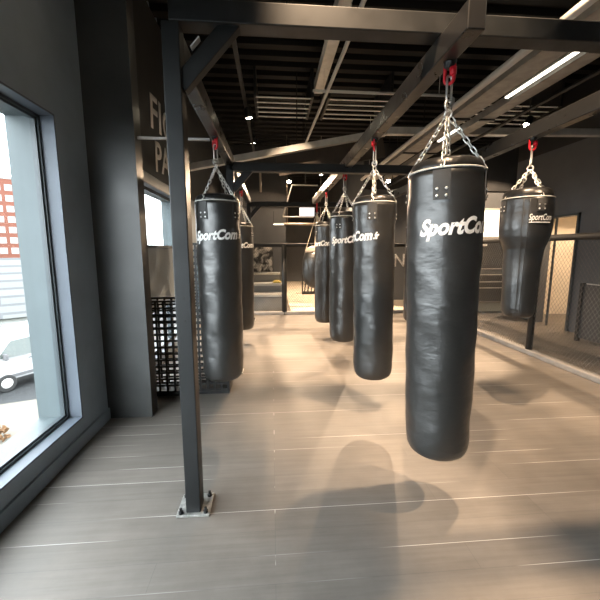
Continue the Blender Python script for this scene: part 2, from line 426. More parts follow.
# ------------------------------------------------------------------ punching bags
BL = 1.575; RR = 0.185
def bag_fn(r, a, z):
    k = max(0.0, min(1.0, z / 0.15)) * max(0.0, min(1.0, (BL - 0.055 - z) / 0.1))
    w = 0.0022 * math.sin(7.3 * z + 2 * a) + 0.0018 * math.sin(17 * z - 3 * a + 1) + 0.0014 * math.sin(31 * z + 5 * a) + 0.003 * math.sin(2 * a + 3.1 * z)
    return r + k * w
def bag_profile():
    p = [(0.03, 0.0), (0.10, 0.003), (0.138, 0.010), (0.156, 0.026), (0.167, 0.05), (0.172, 0.08)]
    n = 46
    for i in range(1, n + 1):
        t = i / n; p.append((0.174 + (RR - 0.174) * t ** 0.7, 0.08 + (BL - 0.08) * t))
    return p
def prof_r(prof, z):
    for (r0, z0), (r1, z1) in zip(prof, prof[1:]):
        if z0 <= z <= z1 and z1 > z0: return r0 + (r1 - r0) * (z - z0) / (z1 - z0)
    return prof[-1][0]
def wrap_text(name, txt, m, parent, prof, fn, th0, zb, h, w, tilt=0.0, shear=0.28, bold=0.03):
    bm, W = text_mesh(txt, w, h, shear, bold, 0.012)
    r0 = prof_r(prof, zb)
    for v in bm.verts:
        th = th0 + v.co.x / r0; z = zb + v.co.z + v.co.x * tilt
        rr = prof_r(prof, z)
        if fn: rr = fn(rr, th, z)
        rr += 0.0022
        v.co = Vector((rr * math.sin(th), -rr * math.cos(th), z))
    mb = MB(); mb.bm.free(); mb.bm = bm
    o = mb.build(name, m, parent); return o
def link_mb(mb, p, d, roll, L, Wd, r):
    d = d.normalized(); u = Vector((0, 0, 1)) if abs(d.z) < 0.95 else Vector((1, 0, 0))
    a = d.cross(u).normalized(); b = a.cross(d).normalized()
    s = a * math.cos(roll) + b * math.sin(roll)
    pts = []; hs = L / 2 - Wd / 2
    for k in range(7):
        t = -PI / 2 + PI * k / 6; pts.append(p + d * (hs + Wd / 2 * math.cos(t)) + s * (Wd / 2 * math.sin(t)))
    for k in range(7):
        t = PI / 2 + PI * k / 6; pts.append(p + d * (-hs + Wd / 2 * math.cos(t)) + s * (Wd / 2 * math.sin(t)))
    mb.tube(pts, r, 6, closed=True)
def chain(a, b, parent, name='chain', link=0.042):
    a, b = Vector(a), Vector(b); d = b - a; n = max(3, round(d.length / (link * 0.78))); mb = MB()
    for i in range(n):
        link_mb(mb, a + d * ((i + 0.5) / n), d, (i % 2) * PI / 2 + 0.5, d.length / n * 1.30, 0.019, 0.0036)
    return mb.build(name, M['chrome'], parent)
def hang_gear(root, rim_r, rim_z, top, ring_z):
    """top = height of the beam underside above the bag's base"""
    for k in range(4):
        th = math.radians(32 + 90 * k)
        a = (rim_r * math.sin(th), -rim_r * math.cos(th), rim_z + 0.006)
        chain(a, (0.012 * math.sin(th), -0.012 * math.cos(th), ring_z - 0.018), root)
    MB().torus((0, 0, ring_z), 0.021, 0.0055, 'Y').build('ring', M['chrome'], root)
    MB().torus((0, 0, ring_z + 0.042), 0.024, 0.006, 'X').build('ring', M['chrome'], root)
    z1 = ring_z + 0.055
    mb = MB(); link_mb(mb, Vector((0, 0, (z1 + top - 0.075) / 2)), Vector((0, 0, 1)), 0.2, (top - 0.065) - z1 + 0.02, 0.028, 0.006); mb.build('snap_hook', M['chrome'], root)
    mb = MB(); link_mb(mb, Vector((0, 0, top - 0.045)), Vector((0, 0, 1)), 1.2, 0.105, 0.044, 0.0095)
    mb.lathe([(0.006, -0.02), (0.017, -0.018), (0.017, 0.018), (0.006, 0.02)], 8, origin=(0.02, 0.0, top - 0.045)).build('shackle', M['red'], root)
    MB().lathe([(0.012, -0.03), (0.026, -0.022), (0.032, 0.0), (0.032, 0.012)], 14, origin=(0, 0, top)).build('swivel', M['beamblack'], root)
def patches(root, prof, fn, rim_z, h=0.14, w=0.078):
    for k in range(4):
        th0 = math.radians(32 + 90 * k); mb = MB(); nx, nz = 6, 6; z0 = rim_z - h - 0.012
        g = []
        for off in (0.001, 0.0065):
            g.append([[None] * (nz + 1) for _ in range(nx + 1)])
            for i in range(nx + 1):
                for j in range(nz + 1):
                    z = z0 + h * j / nz; rr = prof_r(prof, z); th = th0 + (i / nx - 0.5) * w / rr
                    rr = (fn(rr, th, z) if fn else rr) + off
                    g[-1][i][j] = mb.bm.verts.new((rr * math.sin(th), -rr * math.cos(th), z))
        for G in g:
            for i in range(nx):
                for j in range(nz): mb.bm.faces.new((G[i][j], G[i + 1][j], G[i + 1][j + 1], G[i][j + 1]))
        for i in range(nx):
            for j in (0, nz): mb.bm.faces.new((g[0][i][j], g[0][i + 1][j], g[1][i + 1][j], g[1][i][j]))
        for j in range(nz):
            for i in (0, nx): mb.bm.faces.new((g[0][i][j], g[0][i][j + 1], g[1][i][j + 1], g[1][i][j]))
        p = mb.build('strap_patch', M['leather2'], root)
        for sx in (-0.021, 0.021):
            for dz in (0.018, 0.052):
                z = z0 + dz; rr = prof_r(prof, z); th = th0 + sx / rr
                rr = (fn(rr, th, z) if fn else rr) + 0.0062
                n_ = Vector((math.sin(th), -math.cos(th), 0)); c = n_ * rr + Vector((0, 0, z))
                MB().tube([c, c + n_ * 0.003, c + n_ * 0.0045], [0.0075, 0.0065, 0.003], 8).build('rivet', M['chrome'], p)

def make_heavy_bag(label):
    root = thing('punching_bag', label, 'punching bag', group='heavy bags hanging from the steel frame')
    prof = bag_profile()
    MB().lathe(prof, 96, bag_fn).build('body', M['leather'], root)
    MB().lathe([(RR - 0.006, BL - 0.004), (RR - 0.008, BL + 0.02), (RR - 0.018, BL + 0.045), (RR - 0.04, BL + 0.058), (RR - 0.062, BL + 0.05), (RR - 0.075, BL + 0.03), (0.05, BL + 0.028), (0.01, BL + 0.028)], 64).build('top_cap', M['captop'], root)
    MB().torus((0, 0, BL), RR, 0.0048, 'Z', 72, 8).build('rim_piping', M['piping'], root)
    patches(root, prof, bag_fn, BL)
    wrap_text('lettering', 'SportCom', M['white'], root, prof, bag_fn, 0.0, 1.250, 0.077, 0.395, 0.035, bold=0.042)
    wrap_text('lettering', '.fr', M['white'], root, prof, bag_fn, 0.402 / RR, 1.268, 0.055, 0.05, 0.035, bold=0.03)
    hang_gear(root, RR, BL, BZ - 0.325, 2.195 - 0.325)
    return root
bags = [  # hang x, y, base z, angle of the lettering (deg), girth, sideways sway of the foot, label
    (0.912, 1.84, 0.325, -64, 1.02, 0.05, 'largest black punching bag in the foreground, white lettering under a riveted strap patch'),
    (-0.468, 3.12, 0.33, -62, 1.03, 0.01, 'black punching bag beside the steel post, nearest under the left beam'),
    (-0.45, 5.35, 0.275, -55, 0.91, 0.0, 'black punching bag half hidden behind the one beside the steel post'),
    (0.885, 3.05, 0.325, -143, 1.0, 0.045, 'black punching bag second along the middle beam, left of the foreground bag'),
    (0.9, 4.34, 0.33, -66, 1.0, 0.01, 'black punching bag third along the middle beam, partly behind the second'),
    (0.87, 5.61, 0.31, -102, 0.96, 0.0, 'black punching bag fourth along the middle beam, beside the round bag'),
    (2.4, 5.62, 0.3, -92, 1.0, 0, 'black punching bag seen as a sliver behind the left edge of the foreground bag'),
]
proto = make_heavy_bag(bags[0][6])
for i, (x, y, z, ang, g, dx, lb) in enumerate(bags):
    o = proto if i == 0 else copy_tree(proto)
    h = BZ - z
    m = Matrix.Translation((x, y, BZ)) @ Matrix.Rotation(-math.asin(dx / h), 4, 'Y') @ Matrix.Rotation(math.radians(ang), 4, 'Z') @ Matrix.Translation((0, 0, -h))
    o['label'] = lb; o.location = m.to_translation(); o.rotation_euler = m.to_euler(); o.scale = (g, g, 1)

# uppercut bag ---------------------------------------------------------
ub = thing('punching_bag', 'black uppercut bag with a wide top and narrow waist, right of the foreground bag', 'punching bag', (2.222, 2.93, 0.90), math.radians(-37.6), group=None)
up = [(0.03, 0), (0.10, 0.004), (0.118, 0.02), (0.130, 0.05), (0.135, 0.09), (0.138, 0.25), (0.142, 0.42), (0.148, 0.54), (0.158, 0.61), (0.178, 0.66), (0.194, 0.71), (0.201, 0.77), (0.202, 0.86), (0.200, 0.95), (0.197, 1.035)]
fine = []
for (a, b) in zip(up, up[1:]):
    for q in range(5):
        t = q / 5; fine.append((a[0] + (b[0] - a[0]) * t, a[1] + (b[1] - a[1]) * t))
fine.append(up[-1])
def ufn(r, a, z):
    k = max(0, min(1, z / 0.1)) * max(0, min(1, (1.0 - z) / 0.05))
    return r + k * (0.002 * math.sin(11 * z + 2 * a) + 0.0016 * math.sin(23 * z - 3 * a) - 0.004 * math.exp(-((a - 0.0) / 0.05) ** 2))
MB().lathe(fine, 96, ufn).build('body', M['leather'], ub)
sm = MB()
for sx in (-0.022, 0.022):
    sm.tube([((prof_r(fine, z) + 0.002) * math.sin(sx / 0.2), -(prof_r(fine, z) + 0.002) * math.cos(sx / 0.2), z) for z in [0.06 + 0.96 * i / 30 for i in range(31)]], 0.003, 6)
sm.build('seam', M['leather2'], ub)
MB().lathe([(0.193, 1.03), (0.191, 1.06), (0.178, 1.098), (0.155, 1.115), (0.13, 1.105), (0.115, 1.085), (0.02, 1.085)], 64).build('top_cap', M['captop'], ub)
MB().torus((0, 0, 1.037), 0.198, 0.0046, 'Z', 72, 8).build('rim_piping', M['piping'], ub)
patches(ub, fine, ufn, 1.035, 0.105, 0.07)
wrap_text('lettering', 'SportCom', M['white'], ub, fine, ufn, math.radians(6), 0.845, 0.050, 0.20, 0.0, bold=0.012)
MB_ = MB()
pts = [(0.2035 * math.sin(t), -0.2035 * math.cos(t), 0.826) for t in [math.radians(7) + i * 0.049 for i in range(19)]]
MB_.tube(pts, 0.0032, 6).build('lettering_underline', M['white'], ub)
hang_gear(ub, 0.197, 1.035, BZ - 0.90, 2.195 - 0.90)

# round bag at the far end -----------------------------------------------
rb = thing('punching_bag', 'round black maize bag hung on pale straps at the far end of the middle beam', 'punching bag', (0.915, 7.12, 0.70))
rp = [(0.02, 0.0), (0.10, 0.015), (0.18, 0.06), (0.245, 0.14), (0.283, 0.24), (0.297, 0.36), (0.297, 0.52), (0.280, 0.64), (0.24, 0.75), (0.19, 0.82), (0.16, 0.85)]
MB().lathe(rp, 48).build('body', M['leather'], rb)
MB().lathe([(0.245, 0.745), (0.235, 0.80), (0.19, 0.85), (0.10, 0.88), (0.02, 0.89)], 40).build('top_cap', M['tan'], rb)  # tan colour stands in for the highlight on the bag's top
for k in range(4):
    th = math.radians(90 * k + 75)
    MB().bar((0.25 * math.sin(th), -0.25 * math.cos(th), 0.72), (0.01 * math.sin(th), -0.01 * math.cos(th), 1.52), 0.028, 0.008, (math.sin(th), -math.cos(th), 0.3)).build('strap', M['strapwhite'], rb)
MB().torus((0, 0, 1.54), 0.022, 0.006, 'Y').build('ring', M['chrome'], rb)
mb = MB(); link_mb(mb, Vector((0, 0, BZ - 0.70 - 0.09)), Vector((0, 0, 1)), 0.4, 0.19, 0.05, 0.010); mb.build('shackle', M['red'], rb)

# ------------------------------------------------------------------ perforated screens by the low window
def perforated(name, label, x0, x1, y, z0, z1, plinth):
    root = thing(name, label, 'screen', ((x0 + x1) / 2, y, 0)); cx = (x0 + x1) / 2
    for (part, yy, shift) in (('front_panel', 0.0, 0.0), ('back_panel', 0.26, 0.02)):
        mb = MB(); p = 0.065; t = 0.02; th = 0.014
        nx = int((x1 - x0 - t) / p); nz = int((z1 - z0 - t) / p)
        X = [x0 + shift + i * (x1 - x0 - t - shift) / nx for i in range(nx + 1)]; Z = [z0 + i * (z1 - z0 - t) / nz for i in range(nz + 1)]
        for xx in X: mb.box(xx - cx, xx - cx + t, yy, yy + th, z0, z1)
        for zz in Z: mb.box(x0 - cx, x1 - cx, yy + 0.001, yy + th - 0.001, zz, zz + t)
        mb.build(part, M['beamblack'], root)
    MB().box(x0 - cx, x1 - cx, 0, 0.28, 0.0, plinth).build('plinth', M['beamblack'], root)
    for xx in (x0, x1 - 0.02): MB().box(xx - cx, xx - cx + 0.02, 0.016, 0.258, z0, z0 + 0.03).build('tie_bar', M['beamblack'], root)
perforated('perforated_screen', 'waist-high black screen of square holes between the wall pillar and the steel post', -1.33, -0.93, 3.5, 0.035, 1.0, 0.034)
perforated('perforated_screen', 'tall black screen of square holes behind the steel post and the left bag', -0.915, -0.465, 3.52, 0.035, 1.57, 0.03)

# ------------------------------------------------------------------ cage fences
def clip_line(u0, v0, du, U0, U1, V0, V1):
    """line u = u0 + du*(v-V0)"""
    pts = []
    for v in (V0, V1):
        pts.append((u0 + du * (v - V0), v))
    (ua, va), (ub_, vb) = pts
    def at_u(u): return va + (u - ua) / du
    if ua < U0: va, ua = at_u(U0), U0
    if ua > U1: va, ua = at_u(U1), U1
    if ub_ < U0: vb, ub_ = at_u(U0), U0
    if ub_ > U1: vb, ub_ = at_u(U1), U1
    return (ua, va), (ub_, vb)
def fence(label, a, b, posts, rail_z, m, pitch=0.085, r=0.0022, kerb=True, pr=0.045):
    a, b = Vector((*a, 0)), Vector((*b, 0)); d = (b - a); L = d.length; d.normalize()
    root = thing('cage_fence', label, 'fence', a)
    n = Vector((-d.y, d.x, 0))
    for q in posts:
        c = d * q; MB().tube([c, c + Vector((0, 0, rail_z + 0.02))], pr, 12).build('post', M['post'], root)
    MB().tube([Vector((0, 0, rail_z)), d * L + Vector((0, 0, rail_z))], 0.042, 14).build('top_rail', M['rubber'], root)
    if kerb:
        MB().bar(n * 0.0 + Vector((0, 0, 0.035)), d * L + Vector((0, 0, 0.035)), 0.12, 0.07).bevel(0.012).build('kerb', M['kerb'], root)
    mb = MB(); V0, V1 = 0.07, rail_z
    H_ = V1 - V0; sl = 0.75
    for sg in (1, -1):
        u = -H_ * sl if sg > 0 else 0.0
        end = L if sg > 0 else L + H_ * sl
        while u < end:
            (ua, va), (ub_, vb) = clip_line(u, V0, sg * sl, 0, L, V0, V1)
            if abs(va - vb) > 0.03:
                mb.tube([d * ua + n * 0.002 * sg + Vector((0, 0, va)), d * ub_ + n * 0.002 * sg + Vector((0, 0, vb))], r, 4, caps=False)
            u += pitch
    mb.build('wire_mesh', m, root)
    return root
fence('black padded mesh fence along the back of the floor, facing the camera', (WX, 8.0), (3.66, 8.0), (0.05, 1.755, 3.4, 5.1), 1.61, M['wire'], 0.055, 0.002, pr=0.062)
fence('mesh fence with a black padded rail down the right side of the floor', (3.72, -2.0), (3.72, 7.95), (2.3, 4.45, 6.60, 8.3, 9.9), 1.66, M['wire_lit'], 0.055, 0.0019)

# ------------------------------------------------------------------ far room contents
struct(MB().box(0.45, 2.58, 8.15, 16.45, 0.0, 0.02).box(2.58, 5.2, 8.15, 9.98, 0.0, 0.02).build('trim_6', M['mat_tan']))
# stepped bench
st = thing('stepped_bench', 'grey three-tier bench with pale edges behind the back fence', 'bench', (-0.4, 9.2, 0))
for i, (ya, zt) in enumerate(((8.55, 0.40), (9.1, 0.62), (9.7, 0.86))):
    t_ = MB().box(-0.9, 0.70 - 0.04 * i, ya - 9.2, ya - 9.2 + 0.58, zt - 0.06, zt).build('tier', M['bench'], st)
    MB().box(-0.9, 0.70 - 0.04 * i, ya - 9.2 - 0.012, ya - 9.2, zt - 0.05, zt + 0.004).build('tier_edge', M['benchedge'], t_)
    MB().box(-0.9, 0.68 - 0.04 * i, ya - 9.2 + 0.03, ya - 9.2 + 0.05, 0.0 if i == 0 else zt - 0.22, zt - 0.06).build('riser', M['bench'], st)
for xx in (-0.86, 0.6): MB().box(xx, xx + 0.04, -0.6, 1.0, 0, 0.34).build('side_panel', M['bench'], st)
tag(MB().box(-0.11, 0.11, -0.06, 0.06, 0, 0.05).bevel(0.012).box(-0.07, 0.07, -0.04, 0.04, 0.05, 0.075).build('pad', M['yellow'], loc=(0.12, 9.28, 0.622)), 'small yellow pad lying on the stepped bench', 'pad')
# poster
ps = thing('poster', 'dark monochrome picture of a sportsperson on the far grey wall above the stepped bench', 'poster', (-0.33, 10.49, 1.09))
MB().box(-0.34, 0.34, -0.02, 0.0, -0.5, 0.5).build('print', M['picture'], ps)
MB().box(-0.36, 0.36, -0.026, -0.02, -0.52, -0.5).box(-0.36, 0.36, -0.026, -0.02, 0.5, 0.52).box(-0.36, -0.34, -0.026, -0.02, -0.52, 0.52).box(0.34, 0.36, -0.026, -0.02, -0.52, 0.52).build('poster_frame', M['beamblack'], ps)
# N on the far wall
nn = thing('wall_letter', 'large pale letter on the far grey wall between two hanging bags', 'letter', (3.72, 9.99, 1.02))
flat_text('letter', 'N', M['letter'], nn, lambda c: Vector((c.x - 0.12, c.y, c.z)), 0.37, 0.30, 0, 0.012)
# rack of leaning bars
rk = thing('bar_rack', 'dark rack of leaning bars against the far wall beside the round bag', 'rack', (1.5, 11.6, 0))
MB().box(-0.5, 0.5, -0.12, 0.12, 0.02, 0.10).build('base', M['beamblack'], rk)
MB().box(-0.5, 0.5, 0.06, 0.12, 0.9, 0.96).build('back_rail', M['beamblack'], rk)
for sx in (-0.48, 0.48): MB().box(sx - 0.02, sx + 0.02, 0.06, 0.12, 0.1, 0.96).build('upright', M['beamblack'], rk)
for k in range(8): MB().tube([(-0.42 + 0.11 * k, -0.08, 0.1), (-0.28 + 0.11 * k, 0.03, 1.2)], 0.02, 8).build('bar', M['beamblack'], rk)
# back right: bright panel, board, rail rack
bp_ = thing('bright_panel', 'bright glowing panel high on the far wall right of the foreground bag', 'light panel', (6.6, 9.99, 2.3))
MB().box(-0.75, 0.85, -0.03, 0, -0.40, 0.36).build('diffuser', M['panelglow'], bp_)  # emissive panel, glows by itself
MB().box(-0.8, 0.9, -0.04, 0, 0.36, 0.42).box(-0.8, 0.9, -0.04, 0, -0.45, -0.40).box(-0.8, -0.75, -0.04, 0, -0.45, 0.42).box(0.85, 0.9, -0.04, 0, -0.45, 0.42).build('panel_frame', M['galv'], bp_)
nb = thing('notice_board', 'slate grey board with pale edge on the far wall below the bright panel', 'board', (6.6, 9.995, 1.35))
MB().box(-0.55, 0.35, -0.02, 0, -0.40, 0.38).build('board', M['board'], nb)
MB().box(-0.57, 0.37, -0.03, 0, 0.38, 0.41).box(0.35, 0.38, -0.03, 0, -0.42, 0.41).box(-0.57, 0.37, -0.03, 0, -0.42, -0.40).build('edge_strip', M['benchedge'], nb)
MB().box(-0.40, -0.18, -0.024, -0.02, 0.27, 0.32).build('paper_slip', M['white'], nb)
def rail_rack(label, x, y, w, h, rz, rails):
    r = thing('equipment_rack', label, 'rack', (x, y, 0), rz)
    for sx in (-w / 2, w / 2 - 0.05): MB().box(sx, sx + 0.05, -0.03, 0.03, 0, h).build('upright', M['beamblack'], r)
    for z in rails: MB().box(-w / 2, w / 2, -0.05, -0.03, z - 0.012, z + 0.012).build('rail', M['galv'], r)
    MB().box(-w / 2 + 0.05, w / 2 - 0.05, -0.005, 0.005, 0.06, h - 0.02).build('back_board', M['board'], r)
    return r
rail_rack('low rail rack standing under the slate board at the far right', 6.25, 9.2, 1.9, 0.85, 0, (0.45, 0.62, 0.82))
rail_rack('dark rail rack against the grey right wall behind the mesh fence', 5.06, 4.1, 2.3, 0.97, PI / 2, (0.14, 0.48, 0.68, 0.95))
# green-grey glassy low stage beyond the fence on the right
tag(MB().box(4.95, 7.2, 7.75, 8.9, 0.0, 0.05).build('floor_mat', mat('green_grey_mat', (0.11, 0.125, 0.115), 0.35), None), 'low green-grey mat in front of the far rail rack', 'mat')

# ------------------------------------------------------------------ overhead clutter
def bar_thing(name, label, cat, a, b, w, h, m, up_=(0, 0, 1), group=None):
    a, b = Vector(a), Vector(b); o = MB().bar((0, 0, 0), b - a, w, h, up_).build(name, m); o.location = a
    return tag(o, label, cat, group)
def pipe_thing(name, label, pts, r, m, cat='pipe'):
    a = Vector(pts[0]); mb = MB().tube([Vector(p) - a for p in pts], r, 10)
    if name == 'conduit':  # hung from the deck
        for t in (0.08, 0.92):
            p0, p1 = (Vector(pts[0]), Vector(pts[1])); q = p0 + (p1 - p0) * t - a
            mb.tube([q, Vector((q.x, q.y, CH - 0.004 - a.z))], 0.005, 6)
    o = mb.build(name, m); o.location = a
    return tag(o, label, cat)
# transverse roof beams: sloping left half, level right half
bar_thing('roof_beam', 'pale sloping roof beam above the left and middle bags', 'beam', (-1.47, 5.45, 2.66), (1.74, 5.45, 3.27), 0.10, 0.09, M['galv'])
bar_thing('roof_beam', 'pale level roof beam across the right half of the ceiling', 'beam', (1.76, 5.45, 3.29), (5.48, 5.45, 3.36), 0.10, 0.10, M['galv'])
bar_thing('roof_beam', 'pale roof beam running away overhead, cut by the photo top left of centre', 'beam', (0.78, 0.5, 4.1), (0.78, 6.0, 4.1), 0.14, 0.16, M['galv'])
bar_thing('gable_board', 'brown board panel under the sloping roof beam', 'board', (0.1, 5.525, 2.77), (1.75, 5.525, 3.085), 0.04, 0.30, M['brown'])
pipe_thing('conduit', 'thin pale pipe running away overhead between the left and middle beams', [(0.85, 0.4, 3.62), (0.80, 4.0, 3.62), (0.62, 9.8, 3.62)], 0.022, M['palepipe'])
pipe_thing('conduit', 'thin pale pipe crossing overhead with a drop at its right end', [(0.6, 5.2, 3.72), (2.6, 5.2, 3.72), (2.66, 5.2, 3.68), (2.66, 5.2, 3.4)], 0.02, M['palepipe'])
pipe_thing('conduit', 'thin dark pipe running away overhead above the right beam', [(3.25, 0.4, 3.25), (3.25, 9.9, 3.25)], 0.022, M['beamblack'])
pipe_thing('hanging_rod', 'tan upright rod hanging down to the far cross beam', [(-0.22, 7.3, BZ + 0.225), (-0.22, 7.3, 3.1)], 0.022, M['tan'], 'rod')
for i, (x, y) in enumerate(((0.45, 6.3), (0.62, 7.0), (2.75, 6.4))):
    pipe_thing('hanging_rod', ('thin dark rod hanging left of the pale running pipe', 'thin dark rod hanging right of the pale running pipe', 'thin dark rod hanging by the cable tray')[i], [(x, y, 2.9), (x, y, CH)], 0.008, M['deck'], 'rod')
# slatted louvres up under the deck
def louvre(label, x0, x1):
    r = thing('ceiling_louvre', label, 'louvre', ((x0 + x1) / 2, 6.6, 4.0), group='ceiling louvres'); w = (x1 - x0) / 2
    for k in range(5):
        MB().box(-w, w, -0.45 + 0.21 * k, -0.45 + 0.21 * k + 0.03, 0, 0.012).build('slat', M['slat'], r)
    for s in (-1, 1): MB().box(s * w - 0.02, s * w + 0.02, -0.5, 0.5, 0.0, CH - 4.0).build('side_bracket', M['beamblack'], r)
louvre('set of thin pale ceiling slats behind the light track, above the left bags', -0.25, 0.70)
louvre('set of thin pale ceiling slats above the middle beam', 0.98, 2.05)
louvre('set of thin pale ceiling slats above the uppercut bag', 3.75, 5.1)
# trays on the right
def tray(name, label, x0, x1, z, ya, yb, m):
    r = thing(name, label, 'tray', ((x0 + x1) / 2, ya, z)); w = (x1 - x0) / 2
    MB().box(-w, w, 0, yb - ya, 0, 0.012).build('tray_bottom', m, r)
    for s in (-1, 1): MB().box(s * w - 0.006, s * w + 0.006, 0, yb - ya, 0, 0.09).build('tray_side', m, r)
    y = 1.2
    while y < yb - ya:
        MB().box(-w - 0.02, w + 0.02, y, y + 0.04, -0.02, 0).build('tray_hanger', M['beamblack'], r); y += 1.6
    return r
tray('cable_tray', 'wide tan cable tray running away overhead right of the foreground bag', 2.34, 2.58, 3.2, 0.2, 8.6, M['duct'])
tray('cable_tray', 'grey cable tray running away overhead, right of the strip light', 2.76, 2.92, 3.2, 0.2, 8.6, M['duct'])
pipe_thing('conduit', 'pale pipe running away along the left edge of the wide tray', [(2.20, 0.4, 3.2), (2.20, 8.6, 3.2)], 0.035, M['palepipe'])
def strip(label, a, b, w=0.05):
    a, b = Vector(a), Vector(b); r = thing('strip_light', label, 'light', a, group=None)
    MB().bar((0, 0, 0.03), b - a + Vector((0, 0, 0.03)), w, 0.03).build('housing', M['galv'], r)
    MB().bar((0, 0, 0.008), b - a + Vector((0, 0, 0.008)), w * 0.7, 0.014).build('diffuser', M['strip'], r)
    MB().bar((0, 0, 0.045), (0, 0, 0.35), 0.012, 0.012).build('hanger', M['beamblack'], r)
    return r
strip('bright strip light between the two cable trays, nearest', (2.67, 2.75, 3.2), (2.67, 4.0, 3.2))
strip('short strip light further along between the cable trays', (2.66, 5.0, 3.2), (2.66, 5.6, 3.2))
strip('long pale strip light high on the far wall left of the round bag', (0.05, 9.45, 2.17), (0.32, 9.45, 2.17), 0.09)
pipe_thing('conduit', 'tan level pipe continuing from the far strip light', [(0.33, 9.45, 2.19), (1.4, 9.45, 2.19)], 0.03, M['tan'])
strip('small strip light seen between the middle bags and the foreground bag', (2.62, 7.6, 2.75), (2.95, 7.6, 2.82))
# hanging frame with white panel
hf = thing('projector_mount', 'pale hanging tube frame with a white panel over the round bag', 'frame', (0.62, 8.6, 2.3))
for a, b in (((-0.35, 0, 0), (-0.12, 0, 0.75)), ((-0.35, 0, 0), (0.4, 0, 0)), ((-0.12, 0, 0.75), (0.5, 0, 0.75))):
    MB().tube([a, b], 0.016, 8).build('frame_tube', M['palepipe'], hf)
MB().box(0.06, 0.42, -0.03, 0.03, 0.02, 0.22).build('panel', M['screen'], hf)
MB().tube([(0.2, 0, 0.75), (0.2, 0, CH - 2.3)], 0.012, 6).build('hanger', M['beamblack'], hf)
# track with spotlights
trk = bar_thing('light_track', 'black light track running away overhead above the left bags', 'track', (-0.40, 0.4, 3.82), (-0.40, 9.4, 3.82), 0.05, 0.04, M['beamblack'])
def spot(label, loc, aim, power, size=66, blend=0.25, col=(1.0, 0.71, 0.46), radius=0.035, hang=None, lens=0.05):
    r = thing('spotlight', label, 'spotlight', loc, group='ceiling spotlights')
    d = (Vector(aim) - Vector(loc)).normalized()
    u = Vector((0, 0, 1)); rr = d.cross(u).normalized() if abs(d.z) < 0.99 else Vector((1, 0, 0))
    m = MB()
    m.tube([-d * 0.16, -d * 0.14, -d * 0.01, Vector((0, 0, 0))], [0.03, lens + 0.008, lens + 0.012, lens + 0.012], 16, caps=True).build('housing', M['beamblack'], r)
    MB().tube([d * 0.002, d * 0.010, d * 0.014], [lens, lens * 0.9, lens * 0.4], 16).build('lens', M['lamp'], r)
    MB().tube([-d * 0.08, -d * 0.08 + Vector((0, 0, (hang or (CH - loc[2]))))], 0.010, 6).build('stem', M['beamblack'], r)
    ld = bpy.data.lights.new('spot_lamp', 'SPOT'); ld.energy = power; ld.spot_size = math.radians(size); ld.spot_blend = blend
    ld.color = col; ld.shadow_soft_size = radius
    lo_ = bpy.data.objects.new('spot_lamp', ld); COL.objects.link(lo_); lo_.parent = r
    lo_.location = d * 0.03
    lo_.rotation_euler = d.to_track_quat('-Z', 'Y').to_euler()
    return r
SP = 1.75
spot('glowing spotlight on the black track above the left bags', (-0.345, 5.95, 3.60), (0.3, 6.6, 0), 330 * SP, 62, hang=0.2)
spot('glowing spotlight over the uppercut bag at the right', (4.30, 5.85, 3.58), (2.3, 5.6, 0), 420 * SP, 54)
spot('glowing spotlight low between the left and middle beams', (0.48, 9.7, 3.33), (0.3, 6.8, 0), 300 * SP, 85)
spot('glowing spotlight half hidden behind the middle bags', (3.0, 9.0, 3.25), (2.2, 6.2, 0), 300 * SP, 85)
spot('added unseen lamp overhead between the left and middle beams, out past the photo top', (0.30, 0.9, 4.2), (1.25, 3.7, 0), 280 * SP, 46, 0.6)  # unseen lamp added to brighten the floor and the bag fronts
spot('added unseen lamp overhead between the middle and right beams, out past the photo top', (1.62, 2.12, 4.2), (1.85, 2.9, 0), 300 * SP, 64, 0.5)  # unseen lamp added to light the floor and shape the foreground bag's shadow
spot('added unseen lamp overhead right, out past the photo top', (3.0, 1.0, 3.9), (2.1, 2.6, 0), 330 * SP, 72, 0.6)  # unseen lamp put in to fill the floor on the right
spot('added lamp overhead further along between the left and middle beams', (0.22, 4.6, 4.2), (0.6, 5.4, 0), 260 * SP, 54, 0.5)  # extra lamp added to brighten the floor between the beams
spot('spotlight over the far pale mat behind the back fence', (1.6, 11.5, 3.9), (1.5, 11.6, 0), 480 * SP, 110)
spot('spotlight over the stepped bench by the far poster', (-0.4, 8.3, 3.9), (-0.4, 9.8, 0.5), 200 * SP, 100)
spot('spotlight past the fence near the far slate board', (6.3, 8.3, 3.9), (6.4, 9.6, 0.8), 180 * SP, 110)
spot('spotlight inside the beige doorway at the right', (6.5, 6.2, 2.45), (6.6, 6.25, 0), 60 * SP, 150, hang=0.14)

# ------------------------------------------------------------------ outside
G = -3.9
struct(MB().box(-140, -1.9, -40, 160, G - 0.2, G - 0.02).build('ground', M['asphalt']))
def along(o, ang): return Matrix.Translation(o) @ Matrix.Rotation(ang, 4, 'Z')
A = -math.radians(30)
struct(MB().box(-14, 7.0, -9, 0, 0, 0.05, along((-9.1, 12.45, G - 0.02), math.radians(19.3))).build('pavement', M['pave']))
tag(MB().box(-12, 2.0, -2.6, 0, 0, 0.05, along((-18.2, 24.3, G - 0.02), math.radians(37))).build('lawn', M['grass']), 'strip of grass beyond the road outside the window', 'lawn')
